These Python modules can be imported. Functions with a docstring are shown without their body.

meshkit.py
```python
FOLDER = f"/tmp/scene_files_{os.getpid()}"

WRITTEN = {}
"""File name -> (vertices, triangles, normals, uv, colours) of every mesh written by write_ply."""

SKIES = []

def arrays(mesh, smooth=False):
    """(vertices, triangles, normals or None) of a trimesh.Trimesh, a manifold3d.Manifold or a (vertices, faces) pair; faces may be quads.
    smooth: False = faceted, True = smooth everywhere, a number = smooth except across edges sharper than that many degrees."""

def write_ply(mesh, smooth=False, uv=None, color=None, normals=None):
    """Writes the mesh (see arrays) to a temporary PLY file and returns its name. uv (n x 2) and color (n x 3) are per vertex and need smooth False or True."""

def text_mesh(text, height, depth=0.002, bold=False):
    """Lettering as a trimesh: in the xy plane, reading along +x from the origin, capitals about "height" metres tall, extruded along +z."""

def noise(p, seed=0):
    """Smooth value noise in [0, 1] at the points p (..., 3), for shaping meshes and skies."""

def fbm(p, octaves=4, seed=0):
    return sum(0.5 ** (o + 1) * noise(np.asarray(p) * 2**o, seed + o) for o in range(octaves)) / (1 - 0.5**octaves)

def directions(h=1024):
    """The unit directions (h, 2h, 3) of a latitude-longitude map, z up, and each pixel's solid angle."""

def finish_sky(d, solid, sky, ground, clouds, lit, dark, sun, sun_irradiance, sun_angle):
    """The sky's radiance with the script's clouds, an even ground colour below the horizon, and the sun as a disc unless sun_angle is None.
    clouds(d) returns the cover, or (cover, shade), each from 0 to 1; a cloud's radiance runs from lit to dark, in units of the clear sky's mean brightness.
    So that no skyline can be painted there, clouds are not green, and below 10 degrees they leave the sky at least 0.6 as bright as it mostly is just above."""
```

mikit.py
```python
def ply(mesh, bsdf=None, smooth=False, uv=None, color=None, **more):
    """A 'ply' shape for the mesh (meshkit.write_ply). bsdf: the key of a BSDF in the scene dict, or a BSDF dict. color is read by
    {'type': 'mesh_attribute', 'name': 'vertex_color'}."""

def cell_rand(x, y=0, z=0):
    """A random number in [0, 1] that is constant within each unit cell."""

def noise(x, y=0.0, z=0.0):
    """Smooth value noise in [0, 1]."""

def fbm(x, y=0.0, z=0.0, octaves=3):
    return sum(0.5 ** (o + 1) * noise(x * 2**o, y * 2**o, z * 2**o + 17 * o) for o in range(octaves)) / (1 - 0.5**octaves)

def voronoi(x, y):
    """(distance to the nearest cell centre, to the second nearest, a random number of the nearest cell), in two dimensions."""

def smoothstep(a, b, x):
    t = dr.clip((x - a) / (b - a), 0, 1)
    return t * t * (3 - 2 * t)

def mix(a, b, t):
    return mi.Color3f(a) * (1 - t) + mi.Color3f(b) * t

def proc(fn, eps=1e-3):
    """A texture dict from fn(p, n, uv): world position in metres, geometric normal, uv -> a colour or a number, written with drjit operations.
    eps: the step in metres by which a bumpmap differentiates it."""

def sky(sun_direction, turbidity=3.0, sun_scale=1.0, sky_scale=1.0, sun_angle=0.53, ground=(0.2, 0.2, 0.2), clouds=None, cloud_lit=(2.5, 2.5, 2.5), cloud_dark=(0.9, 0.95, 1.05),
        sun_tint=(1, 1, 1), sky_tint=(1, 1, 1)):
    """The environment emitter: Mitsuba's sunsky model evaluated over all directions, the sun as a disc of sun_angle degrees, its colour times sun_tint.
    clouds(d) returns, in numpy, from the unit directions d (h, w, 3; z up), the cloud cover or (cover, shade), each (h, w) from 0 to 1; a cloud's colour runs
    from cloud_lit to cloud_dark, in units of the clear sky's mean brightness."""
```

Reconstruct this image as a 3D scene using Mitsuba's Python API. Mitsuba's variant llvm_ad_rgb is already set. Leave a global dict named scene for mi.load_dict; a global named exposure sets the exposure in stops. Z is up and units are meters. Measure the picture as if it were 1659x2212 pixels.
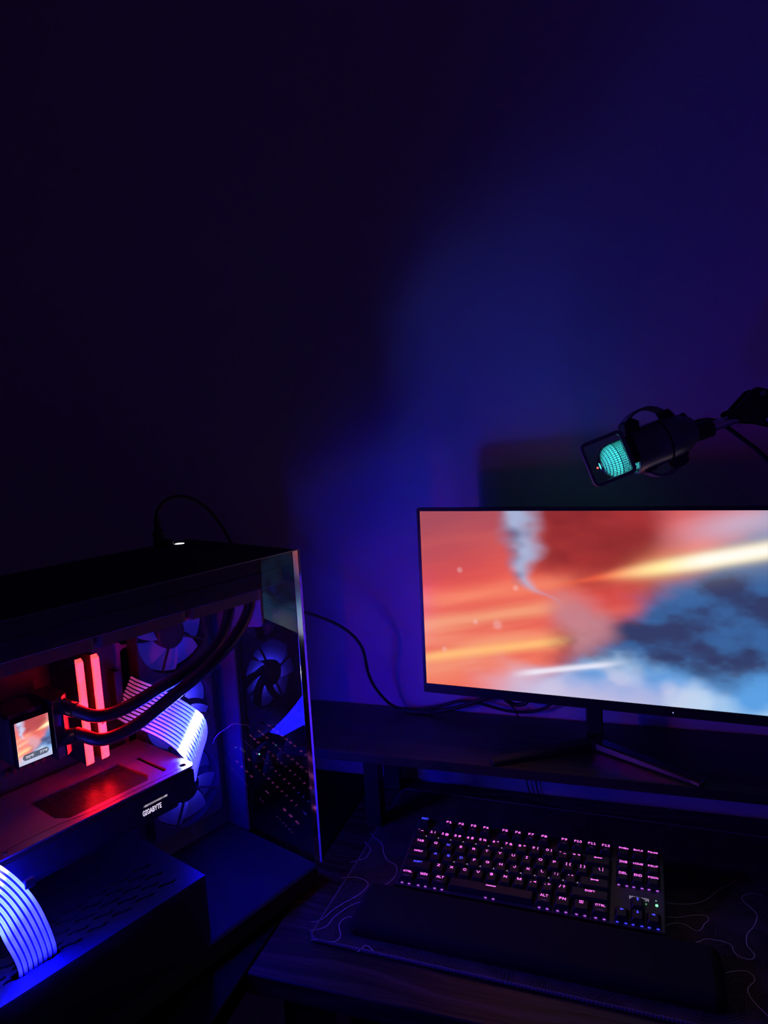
import math, numpy as np, trimesh, drjit as dr, mitsuba as mi, mikit, meshkit
import manifold3d as m3
from shapely.geometry import Polygon, LineString, box as sbox
from scipy.interpolate import CubicSpline
from mikit import ply, proc, noise, fbm, smoothstep, mix, cell_rand

T = mi.ScalarTransform4f
scene, labels = {}, {}
rng = np.random.default_rng(7)
A = np.array

# ------------------------------------------------------------------ camera
W, H = 1659, 2212
CAM = A([.3426, -.8508, .6609]); YAWC, PITCH, ROLL, FL = -.3254, -.1278, -.0566, 1529.62
_f = A([math.sin(YAWC) * math.cos(PITCH), math.cos(YAWC) * math.cos(PITCH), math.sin(PITCH)])
_r = A([math.cos(YAWC), -math.sin(YAWC), 0]); _u = np.cross(_r, _f)
RV, UV = _r * math.cos(ROLL) + _u * math.sin(ROLL), -_r * math.sin(ROLL) + _u * math.cos(ROLL)
FV = _f
scene['camera'] = {'type': 'perspective', 'fov_axis': 'x', 'fov': math.degrees(2 * math.atan(W / 2 / FL)),
                   'near_clip': 0.02, 'far_clip': 20.0,
                   'to_world': T().look_at(origin=CAM.tolist(), target=(CAM + FV).tolist(), up=UV.tolist())}
exposure = 0.0
# Everything that lights this room glows itself: the monitor, the lit cables, memory and fans in the computer,
# the microphone's light and the backlit keys. There is no other lamp.


def ray(x, y):
    return FV + RV * (x - W / 2) / FL - UV * (y - H / 2) / FL


def atz(x, y, z):
    d = ray(x, y); return CAM + d * (z - CAM[2]) / d[2]


def aty(x, y, Y):
    d = ray(x, y); return CAM + d * (Y - CAM[1]) / d[1]


# ------------------------------------------------------------------ helpers
def reg(key, m, bsdf, smooth=False, **k):
    n, base = 0, key
    while key in scene:
        n += 1; key = f'{base}_{n:03d}'
    scene[key] = ply(m, bsdf, smooth=smooth, **k)
    return key


def thing(name, label=None, cat=None, group=None, kind=None):
    n, key = 0, name
    while key in labels or key in scene:
        n += 1; key = f'{name}_{n:03d}'
    d = {}
    if label: d['label'] = label
    if cat: d['category'] = cat
    if group: d['group'] = group
    if kind: d['kind'] = kind
    labels[key] = d
    return key


def tag(key, label=None, cat=None, group=None, kind=None):
    d = labels.setdefault(key, {})
    for a, b in (('label', label), ('category', cat), ('group', group), ('kind', kind)):
        if b: d[a] = b
    return key


def tm(v, f):
    return trimesh.Trimesh(np.asarray(v, float), np.asarray(f), process=False)


def cat(*ms):
    return trimesh.util.concatenate(list(ms))


def hull(p):
    h = trimesh.convex.convex_hull(np.asarray(p, float)); return h


def cbox(x0, x1, y0, y1, z0, z1, c=.001):
    """box with chamfered edges"""
    c = min(c, (x1 - x0) * .45, (y1 - y0) * .45, (z1 - z0) * .45)
    P = []
    for x, sx in ((x0, 1), (x1, -1)):
        for y, sy in ((y0, 1), (y1, -1)):
            for z, sz in ((z0, 1), (z1, -1)):
                P += [(x, y + sy * c, z + sz * c), (x + sx * c, y, z + sz * c), (x + sx * c, y + sy * c, z)]
    return hull(P)


def xf(m, R, t):
    m = m.copy(); m.vertices = np.asarray(m.vertices) @ np.asarray(R, float).T + t
    if np.linalg.det(R) < 0: m.faces = np.asarray(m.faces)[:, ::-1]
    return m


def rotz(m, a, o=(0, 0, 0)):
    c, s = math.cos(a), math.sin(a); o = A(o, float)
    R = A([[c, -s, 0], [s, c, 0], [0, 0, 1]]); return xf(m, R, o - R @ o)


def smooth_path(P, n):
    P = np.asarray(P, float)
    t = np.r_[0, np.cumsum(np.linalg.norm(np.diff(P, axis=0), axis=1))]
    return CubicSpline(t, P)(np.linspace(0, t[-1], n))


def frames(P, up):
    t = np.gradient(P, axis=0); t /= np.linalg.norm(t, axis=1, keepdims=True)
    out = []; n = np.asarray(up, float)
    for k in range(len(P)):
        n = n - t[k] * (n @ t[k]); n /= np.linalg.norm(n); out.append((n, np.cross(t[k], n)))
    return t, out


def tube(P, r, seg=12, ry=None, up=(0, 0, 1), caps=True, uv=False):
    """swept ellipse along the points: radius r along the side, ry along 'up'"""
    P = np.asarray(P, float); r = np.broadcast_to(r, len(P)); ry = r if ry is None else np.broadcast_to(ry, len(P))
    _, fr = frames(P, A(up, float) + A([1e-4, 2e-4, 3e-4]))
    a = np.linspace(0, 2 * np.pi, seg, endpoint=False)
    V = np.vstack([P[k] + np.outer(np.sin(a) * ry[k], fr[k][0]) + np.outer(np.cos(a) * r[k], fr[k][1]) for k in range(len(P))])
    F = []
    for k in range(len(P) - 1):
        for j in range(seg):
            q = (k * seg + j, k * seg + (j + 1) % seg, (k + 1) * seg + (j + 1) % seg, (k + 1) * seg + j)
            F += [(q[0], q[2], q[1]), (q[0], q[3], q[2])]
    if uv:  # open tube with a seam, so that each point of its surface has its own place in the unit square
        a = np.linspace(0, 2 * np.pi, seg + 1); n1 = seg + 1
        V = np.vstack([P[k] + np.outer(np.sin(a) * ry[k], fr[k][0]) + np.outer(np.cos(a) * r[k], fr[k][1]) for k in range(len(P))])
        F = []
        for k in range(len(P) - 1):
            for j in range(seg):
                q = (k * n1 + j, k * n1 + j + 1, (k + 1) * n1 + j + 1, (k + 1) * n1 + j)
                F += [(q[0], q[2], q[1]), (q[0], q[3], q[2])]
        m = tm(V, F); mid = len(F) // 2 // seg // 2 * 2 * seg
        ctr = P[len(P) // 2]; fc = m.triangles_center[mid]; cl = P[np.argmin(np.linalg.norm(P - fc, axis=1))]
        if m.face_normals[mid] @ (fc - cl) < 0: m.faces = m.faces[:, ::-1]
        return m, np.stack([np.repeat(np.linspace(0, 1, len(P)), n1), np.tile(np.linspace(0, 1, n1), len(P))], 1)
    if caps:
        V = np.vstack([V, P[0], P[-1]]); n = len(V)
        for j in range(seg):
            F.append((n - 2, j, (j + 1) % seg)); b = (len(P) - 1) * seg
            F.append((n - 1, b + (j + 1) % seg, b + j))
    m = tm(V, F)
    if m.volume < 0: m.faces = m.faces[:, ::-1]
    return m


def lathe(prof, seg=40):
    """profile (r, h) turned round z"""
    prof = np.asarray(prof, float); a = np.linspace(0, 2 * np.pi, seg, endpoint=False)
    V = np.vstack([np.stack([r * np.cos(a), r * np.sin(a), a * 0 + h], 1) for r, h in prof]); F = []
    for k in range(len(prof) - 1):
        for j in range(seg):
            q = (k * seg + j, k * seg + (j + 1) % seg, (k + 1) * seg + (j + 1) % seg, (k + 1) * seg + j)
            F += [(q[0], q[1], q[2]), (q[0], q[2], q[3])]
    return tm(V, F)


def cyl(p0, p1, r, seg=24, r1=None):
    p0, p1 = A(p0, float), A(p1, float); L = np.linalg.norm(p1 - p0); c = min(r, L) * .12; r1 = r if r1 is None else r1
    z = (p1 - p0) / L; x = np.cross(z, [0, 0, 1] if abs(z[2]) < .9 else [1, 0, 0]); x /= np.linalg.norm(x)
    m = lathe([(0, 0), (r - c, 0), (r, c), (r1, L - c), (r1 - c, L), (0, L)], seg)
    return xf(m, np.stack([x, np.cross(z, x), z], 1), p0)


def extrude(poly, h):
    return cat(*[trimesh.creation.extrude_polygon(g, h, engine='earcut') for g in getattr(poly, 'geoms', [poly])])


def rrect(x0, x1, y0, y1, r, q=6):
    return sbox(x0 + r, y0 + r, x1 - r, y1 - r).buffer(r, quad_segs=q)


def pad(x0, x1, y0, y1, z0, z1, r, n=10):
    """soft block: rounded plan, rounded upper rim"""
    rings = []
    R = min(r, (z1 - z0) * .98)
    for k in range(n + 1):
        a = k / n * math.pi / 2; inset = R * (1 - math.cos(a)); z = z1 - R + R * math.sin(a)
        rings.append((inset, z))
    rings = [(0, z0)] + rings
    base = rrect(x0, x1, y0, y1, max(r, .012), 10)
    ref = np.asarray(base.exterior.coords)[:-1]; c = ref.mean(0)
    V = []; m = len(ref)
    rr = max(r, .012)
    cx, cy = np.clip(ref[:, 0], x0 + rr, x1 - rr), np.clip(ref[:, 1], y0 + rr, y1 - rr)
    nrm = np.stack([ref[:, 0] - cx, ref[:, 1] - cy], 1); nrm /= np.linalg.norm(nrm, axis=1, keepdims=True)
    for ins, z in rings: V.append(np.c_[ref - nrm * ins, np.full(m, z)])
    V = np.vstack(V + [[[*c, z1]]]); F = []
    for k in range(len(rings) - 1):
        for j in range(m):
            q = (k * m + j, k * m + (j + 1) % m, (k + 1) * m + (j + 1) % m, (k + 1) * m + j)
            F += [(q[0], q[1], q[2]), (q[0], q[2], q[3])]
    b = (len(rings) - 1) * m
    F += [(b + j, b + (j + 1) % m, len(V) - 1) for j in range(m)]
    mm = tm(V, F)
    if A([0, 0, 1]) @ mm.face_normals[-1] < 0: mm.faces = mm.faces[:, ::-1]
    return mm


def strip(P, w, up=(0, 0, 1)):
    """flat ribbon of width w lying across 'up'"""
    P = np.asarray(P, float); t = np.gradient(P, axis=0); s = np.cross(t, up); s /= np.linalg.norm(s, axis=1, keepdims=True)
    V = np.vstack([P - s * w / 2, P + s * w / 2]); n = len(P)
    F = [(k, n + k, n + k + 1) for k in range(n - 1)] + [(k, n + k + 1, k + 1) for k in range(n - 1)]
    m = tm(V, F)
    if m.face_normals[0] @ A(up) < 0: m.faces = m.faces[:, ::-1]
    return m


def light(rgb, weight=1.0):
    return {'type': 'area', 'radiance': {'type': 'rgb', 'value': list(map(float, rgb))} if not isinstance(rgb, dict) else rgb, 'sampling_weight': float(weight)}


# ------------------------------------------------------------------ materials
def mat(name, color, rough=.5, metal=0.0, bump=None, bscale=1.0, **k):
    b = {'type': 'principled', 'base_color': color if isinstance(color, dict) else {'type': 'rgb', 'value': list(color) if not np.isscalar(color) else [color] * 3},
         'roughness': rough, 'metallic': metal, **k}
    if bump: b = {'type': 'bumpmap', 'arbitrary': bump, 'scale': bscale, 'bsdf': b}
    scene[name] = {'type': 'twosided', 'bsdf': b}


def plaster(p, n, uv):
    return mi.Float(fbm(p.x * 90, p.y * 90, p.z * 90, 3)) * .0006


def wall_col(p, n, uv):
    v = fbm(p.x * 5, p.z * 5, p.y * 5, 3)
    return mix((.60, .57, .58), (.68, .65, .66), v)


def wood(p, n, uv):
    w = fbm(p.x * 3, p.y * 140 + fbm(p.x * 6, p.y * 9) * 6, p.z * 60, 4)
    fine = noise(p.x * 20, p.y * 900, p.z * 200)
    v = dr.clip(w * .8 + fine * .25, 0, 1)
    return mix((.018, .011, .009), (.075, .043, .034), smoothstep(.25, .85, v))


def wood_h(p, n, uv):
    return mi.Float(fbm(p.x * 6, p.y * 420, p.z * 200, 2)) * .0004


def shelf_col(p, n, uv):
    w = fbm(p.x * 4, p.y * 160, p.z * 80, 3)
    return mix((.016, .013, .013), (.040, .032, .032), w)


def contour(p, n, uv):
    def h(x, y): return noise(x * 24 + 3, y * 24) * .62 + noise(x * 52, y * 52, 4) * .28 + noise(x * 11, y * 11, 9) * .55
    e = .0004
    a = h(p.x, p.y); gx = (h(p.x + e, p.y) - a) / e; gy = (h(p.x, p.y + e) - a) / e
    N = 26.0
    f = a * N; fr = dr.abs(f - dr.floor(f + .5)); d = fr / dr.maximum(N * dr.sqrt(gx * gx + gy * gy), 8.0)
    line = 1 - smoothstep(.00012, .00042, d)
    weave = noise(p.x * 2600, p.y * 2600) * .35 + .8
    return mix((.038, .033, .036), (.17, .135, .145), line * .8) * weave


def brushed(p, n, uv):
    return mi.Float(noise(p.x * 60, p.y * 60, p.z * 1500)) * .0002


def glassy(name, t, ior=1.5):
    scene[name] = {'type': 'thindielectric', 'int_ior': ior, 'specular_transmittance': {'type': 'rgb', 'value': list(t)}}


mat('m_wall', proc(wall_col), .9, bump=proc(plaster), specular=.2)
mat('m_room', (.70, .60, .54), .9)
mat('m_floor', (.16, .11, .08), .5)
mat('m_desk', proc(wood), .42, bump=proc(wood_h), specular=.25)
mat('m_shelf', proc(shelf_col), .45)
mat('m_black', .014, .38)
mat('m_black_gloss', .012, .12)
mat('m_black_matte', .018, .7)
mat('m_plastic', .022, .45)
mat('m_steel', .030, .5, bump=proc(brushed))
mat('m_steel_light', .045, .45)
mat('m_rubber', .012, .6)
mat('m_sleeve', .013, .38)
mat('m_mat', proc(contour), .9, specular=.1)
mat('m_mat_print', (.48, .43, .44), .8)
mat('m_stitch', (.13, .12, .14), .8)
mat('m_foam', .012, .85, specular=.25)
mat('m_key', .016, .5)
mat('m_plate', .055, .45)
mat('m_print', .45, .6)
mat('m_chrome', .75, .18, 1.0)
mat('m_metal', .25, .3, 1.0)
mat('m_fan_blade', (.22, .22, .26), .4)
mat('m_tray', .26, .5)
mat('m_light_block', .12, .55)
mat('m_fan_dark', (.022, .022, .026), .4)
mat('m_frame_dark', .003, .6, specular=.12)
mat('m_frame_grey', .075, .5)
mat('m_mic', .12, .34, specular=.8, clearcoat=.5, clearcoat_gloss=.7)
mat('m_rod', .7, .22, 1.0)
mat('m_reflector', .55, .10, 1.0)
mat('m_mirror_black', .010, .06, clearcoat=1.0, clearcoat_gloss=.98)
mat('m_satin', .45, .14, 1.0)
mat('m_frame_fan', .17, .5)
mat('m_pcb', .020, .5)
mat('m_backplate', .21, .42, .35)
mat('m_fin', .22, .35, .9)
mat('m_led', .5, .4)
mat('m_cloth', .03, .8)
mat('m_white', .7, .5)
glassy('m_side_glass', (.80, .78, .80), 1.38)
glassy('m_front_glass', (.84, .84, .86), 1.58)
glassy('m_filter', (.62, .62, .64), 1.45)
scene['m_glass_edge'] = {'type': 'principledthin', 'base_color': {'type': 'rgb', 'value': [.5, .55, .6]}, 'roughness': .35, 'diff_trans': 1.3}

# ------------------------------------------------------------------ room
WY = .345
X0, X1, Y0, FZ, CZ = -1.5, 1.75, -1.75, -.74, 1.75


def slab(name, a, m):
    reg(name, trimesh.creation.box(bounds=A(a, float)), m); tag(name, kind='structure')


slab('wall_back', ((X0 - .1, WY, FZ - .1), (X1 + .1, WY + .1, CZ + .1)), 'm_wall')
slab('wall_left', ((X0 - .1, Y0, FZ), (X0, WY, CZ)), 'm_room')
slab('wall_right', ((X1, Y0, FZ), (X1 + .1, WY, CZ)), 'm_room')
slab('wall_front', ((X0 - .1, Y0 - .1, FZ - .1), (X1 + .1, Y0, CZ + .1)), 'm_room')
slab('floor', ((X0, Y0, FZ - .1), (X1, WY, FZ)), 'm_floor')
slab('ceiling', ((X0, Y0, CZ), (X1, WY, CZ + .1)), 'm_room')
for nm, lab in (('wall_back', 'plain painted wall behind the desk, lit blue by the computer'), ('wall_left', 'plain wall at the left side of the room'), ('wall_right', 'plain wall at the right side of the room'),
                ('wall_front', 'plain wall behind the viewer'), ('floor', 'dark floor under the desk'), ('ceiling', 'plain ceiling over the room')): tag(nm, lab)

# ------------------------------------------------------------------ desk, side table, riser shelf
DX0, DX1, DY0, DY1 = -.100, 1.25, -.166, .330
desk = thing('desk', 'dark wood grained desk carrying the keyboard, mat and shelf', 'desk')
reg(desk + '__top', cbox(DX0, DX1, DY0, DY1, -.028, 0, .0015), 'm_desk')
for x in (DX0 + .03, DX1 - .08):
    for y in (DY0 + .03, DY1 - .08): reg(desk + '__leg', cbox(x, x + .05, y, y + .05, FZ, -.028, .002), 'm_black')
st = thing('side_table', 'black low table under the computer case at the left', 'table')
reg(st + '__top', cbox(-.80, DX0 - .002, -.50, DY1, -.028, 0, .0015), 'm_frame_dark')
for x in (-.78, DX0 - .06):
    for y in (-.48, DY1 - .06): reg(st + '__leg', cbox(x, x + .045, y, y + .045, FZ, -.028, .002), 'm_black_matte')

SZ, SY0, SY1 = .135, .151, .340
sh = thing('monitor_shelf', 'long black wooden riser shelf along the wall under the monitor', 'shelf')
reg(sh + '__board', cbox(-.24, 1.05, SY0, SY1, SZ - .016, SZ, .0012), 'm_shelf')
for px0, px1, y in ((790, 822, .175), (833, 866, .300)):
    x0, x1 = aty(px0, 1660, y)[0], aty(px1, 1660, y)[0]
    reg(sh + '__leg', cbox(x0, x1, y - .012, y + .012, 0, SZ - .016, .001), 'm_black')
for y in (.175, .300): reg(sh + '__leg', cbox(.96, .985, y - .012, y + .012, 0, SZ - .016, .001), 'm_black')

# ------------------------------------------------------------------ monitor
S = .845
MTL = CAM + (A([-.0186, .4311, .4878]) - CAM) * S; MH = .336 * S; MW = MH * 16 / 9; MYAW, MTILT = -.0774, .025
MX = A([math.cos(MYAW), math.sin(MYAW), 0]); MD = A([math.sin(MTILT) * math.sin(MYAW), -math.sin(MTILT) * math.cos(MYAW), -math.cos(MTILT)])
MN = np.cross(MX, MD)  # points to the wall
MN = MN if MN[1] > 0 else -MN
MR = np.stack([MX, MN, -MD], 1)   # local x right, y back, z up; origin at the top-left of the picture


def mon(m): return xf(m, MR, MTL)


def aurora(u, v):
    """the picture on the screen: streaks of red and orange light over banks of blue mist; u right, v down"""
    s = v * .5625 + u * .195                       # across the streaks
    w1 = fbm(u * 1.6 + 2, s * 11, 1.5, 4); w2 = fbm(u * 1.2 + 9, s * 26, 7.0, 3)
    base = mix((.74, .082, .066), (.84, .13, .09), smoothstep(.3, .7, w1))
    base = mix(base, (.36, .07, .10), smoothstep(.30, .0, s + (w1 - .5) * .12))
    warm = smoothstep(.24, .36, s) * smoothstep(.62, .50, s) * smoothstep(.62, .20, u)
    base = mix(base, (.86, .30, .17), warm * smoothstep(.30, .75, w1) * .9)

    def streak(c, wd, k, a, b):
        d = (s - c + (w2 - .5) * .018) / wd
        return dr.exp(-d * d) * k * smoothstep(a[0], a[1], u) * smoothstep(b[1], b[0], u)
    base = mix(base, (.98, .52, .18), streak(.474, .016, .85, (-.1, .05), (.40, .56)))
    base = mix(base, (.90, .42, .22), streak(.375, .024, .6, (-.1, .05), (.36, .5)))
    base = mix(base, (.95, .30, .16), streak(.30, .03, .5, (-.1, .1), (.4, .55)))
    # steel blue and dark red banks of cloud, a blue bank at the lower right
    q1 = fbm(u * 5 + 1, v * 4, 2, 4); q2 = fbm(u * 8 + 5, v * 8, 6, 4); q3 = fbm(u * 2.6 + 8, v * 3.1, 3, 4)
    du, dv = u - .56 + (q3 - .5) * .22, (v - .14 + (q1 - .5) * .25) * .60
    red = smoothstep(.25, .10, dr.sqrt(du * du + dv * dv))
    base = mix(base, mix((.17, .012, .014), (.40, .030, .028), q2), red * .92)
    du, dv = u - .385 + (q3 - .5) * .30 - (v - .2) * .16, v - .16 + (q1 - .5) * .30
    steel = smoothstep(.085, .0, dr.abs(du) + dr.maximum(dr.abs(dv) - .20, 0) * .3 + (q2 - .5) * .04)
    base = mix(base, mix((.07, .10, .22), (.36, .46, .68), smoothstep(.40, .68, q1)), steel * .9)
    edge = (u - .58) * 1.0 + (v - .60) * .72 + (q1 - .5) * .22
    blue = smoothstep(-.10, .10, edge)
    deep = mix((.006, .040, .125), (.015, .12, .33), smoothstep(.3, .7, q2))
    lightb = mix((.08, .34, .74), (.45, .66, .86), smoothstep(.40, .75, q1))
    bl = mix(deep, lightb, smoothstep(.70, .93, v + (q2 - .5) * .22))
    bl = mix(bl, (.20, .02, .03), smoothstep(.08, -.05, edge) * .5)
    base = mix(base, bl, blue * .97)
    du, dv = u - .47 + (q3 - .5) * .16, v - .62 + (q2 - .5) * .2
    wine = smoothstep(.15, .03, dr.sqrt(du * du + dv * dv * .4))
    base = mix(base, mix((.13, .030, .055), (.50, .22, .26), smoothstep(.38, .66, q1)), wine * .85)
    pale = smoothstep(.80, .97, v + (q1 - .5) * .22) * smoothstep(.10, .34, u) * smoothstep(.92, .55, u)
    base = mix(base, (.62, .52, .70), pale * .8)
    base = mix(base, (.86, .84, .95), streak(.566, .013, .8, (.26, .36), (.52, .64)))
    # the long flare
    sf = v * .5625 + u * .208
    t = smoothstep(.42, .74, u); d = (sf - .309 + (w2 - .5) * .004) / (.005 + .017 * t)
    fl = dr.exp(-d * d)
    base = mix(base, mix((.85, .12, .05), (1.0, .80, .35), smoothstep(.52, .74, u)), fl * smoothstep(.36, .62, u) * .92 + dr.exp(-dr.square(d * .4)) * t * .18)
    base = mix(base, (1.0, .96, .88), dr.exp(-dr.square(d * 1.1)) * smoothstep(.70, .84, u) * .95)
    hz = dr.exp(-dr.square((sf - .225) / .05)) * smoothstep(.66, .92, u)
    base = mix(base, (.55, .50, .68), hz * .7)
    for cu, cv, r in ((.125, .33, .012), (.17, .62, .011), (.24, .63, .02), (.065, .79, .011), (.30, .42, .012), (.73, .90, .03)):
        dd = dr.sqrt(dr.square((u - cu) * 1.78) + dr.square(v - cv))
        base = mix(base, base * .55 + mi.Color3f(.42, .36, .38), smoothstep(r * 2.0, r * .3, dd) * .45)
    return base


def screen_fn(p, n, uv): return aurora(uv.x, uv.y) * 1.06


mo = thing('monitor', 'large black flat monitor showing red and blue streaked picture on the shelf', 'monitor')
q = tm([[0, 0, 0], [MW, 0, 0], [MW, 0, -MH], [0, 0, -MH]], [[0, 2, 1], [0, 3, 2]])
q = mon(q)
if q.face_normals[0] @ MN > 0: q.faces = q.faces[:, ::-1]
reg(mo + '__screen', q, 'm_black_gloss', uv=A([[0, 0], [1, 0], [1, 1], [0, 1]], float), emitter=light(proc(screen_fn), 3))
tag(mo + '__screen', 'lit screen with streaks of red, orange and blue light')
b, ch = .0048, .0150
outer = sbox(-b, -MH - ch, MW + b, b).buffer(-.002).buffer(.002, quad_segs=4); inner = sbox(0, -MH, MW, 0)
fr = extrude(outer.difference(inner), .009)
fr = xf(fr, A([[1, 0, 0], [0, 0, 1], [0, 1, 0]]), A([0, -.0015, 0]))
reg(mo + '__bezel', mon(fr), 'm_black')
reg(mo + '__back_cover', mon(hull(np.vstack([cbox(-b, MW + b, .0076, .014, -MH - ch, b, .002).vertices, cbox(.05, MW - .05, .014, .030, -MH + .02, -.04, .002).vertices]))), 'm_black_matte')
reg(mo + '__power_light', mon(trimesh.creation.icosphere(2, .0011).apply_translation([MW * .742, -.0018, -MH - ch * .55])), 'm_led', emitter=light((.25, .3, .5), .02))
# stand: neck, foot joint and two splayed legs standing on the shelf
nc = MTL + MX * (MW / 2) + MN * .045
ny = .276; nx = aty(1284, 1545, ny)[0]
reg(mo + '__neck', cbox(nx - .0125, nx + .0125, ny - .008, ny + .008, SZ + .006, MTL[2] - MH * .62, .002), 'm_plastic')
reg(mo + '__arm', mon(cbox(MW / 2 - .045, MW / 2 + .045, .018, .05, -MH * .62, -MH * .38, .004)), 'm_plastic')
hub = A([nx, .248, SZ])
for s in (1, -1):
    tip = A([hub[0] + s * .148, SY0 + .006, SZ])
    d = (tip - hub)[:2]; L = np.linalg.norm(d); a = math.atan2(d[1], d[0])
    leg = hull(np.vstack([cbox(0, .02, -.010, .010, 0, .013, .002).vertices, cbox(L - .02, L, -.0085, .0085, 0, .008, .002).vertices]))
    reg(mo + '__stand_leg', xf(leg, A([[math.cos(a), -math.sin(a), 0], [math.sin(a), math.cos(a), 0], [0, 0, 1]]), hub), 'm_satin' if s > 0 else 'm_black_matte')  # lit and dark looks put into the finish: right leg mirrors, left matte
reg(mo + '__stand_base', hull(np.vstack([cyl((nx, .248, SZ), (nx, .248, SZ + .013), .014).vertices, cbox(nx - .016, nx + .016, ny - .012, ny + .010, SZ, SZ + .013, .002).vertices])), 'm_plastic')

# ------------------------------------------------------------------ computer case, in its own frame (d along the glass side, e inward, z up)
CY = .3557
P0 = A([-.0757, .0181, 0.]); DV = A([-math.sin(CY), -math.cos(CY), 0]); EV = A([-math.cos(CY), math.sin(CY), 0])
CR = np.stack([DV, EV, A([0, 0, 1.])], 1)


def cs(m): return xf(m, CR, P0)


def cw(d, e, z): return P0 + DV * d + EV * e + A([0, 0, z])


def ate(x, y, e):
    r = ray(x, y); o = P0 + EV * e
    return CAM + r * (((o - CAM) @ EV) / (r @ EV))


def loc(P):
    q = np.asarray(P) - P0; return A([q @ DV, q @ EV, q[2]])


CD, CW, CH = .462, .243, .4937
ca = thing('computer_case', 'black computer tower with glass side and front, lit blue and red inside', 'computer case')
reg(ca + '__base', cs(cbox(.004, CD, .003, CW, 0, .030, .003)), 'm_black_matte')
reg(ca + '__top_panel', cs(cbox(.0045, CD, .0045, CW, .4745, CH, .0010)), 'm_black_matte')
reg(ca + '__top_rail', cs(cbox(.030, CD - .004, .0045, .024, .4520, .4745, .001)), 'm_black_matte')
reg(ca + '__light_block_rail', cs(cbox(.0015, .016, .0046, .0825, .4500, .4745, .0008)), 'm_frame_dark')  # added rail, trims the light reaching high up the wall
reg(ca + '__rear_panel', cs(cbox(CD - .003, CD, 0, CW, .030, .4745, .001)), 'm_steel')
reg(ca + '__back_side_panel', cs(cbox(0, CD, CW - .002, CW, .030, .4745, .0008)), 'm_steel')
FE = .155
fpl = Polygon([(FE, .030), (CW - .002, .030), (CW - .002, .4745), (.083, .4745), (.083, .378), (.089, .372), (FE, .364)])
reg(ca + '__light_block_panel', cs(xf(extrude(fpl, .004), A([[0, 0, 1], [1, 0, 0], [0, 1, 0]]), A([.002, 0, 0]))), 'm_light_block')  # added panel, outline shaped to cut the light falling on the wall
tray = sbox(.006, .030, CD - .003, .4745)
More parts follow.
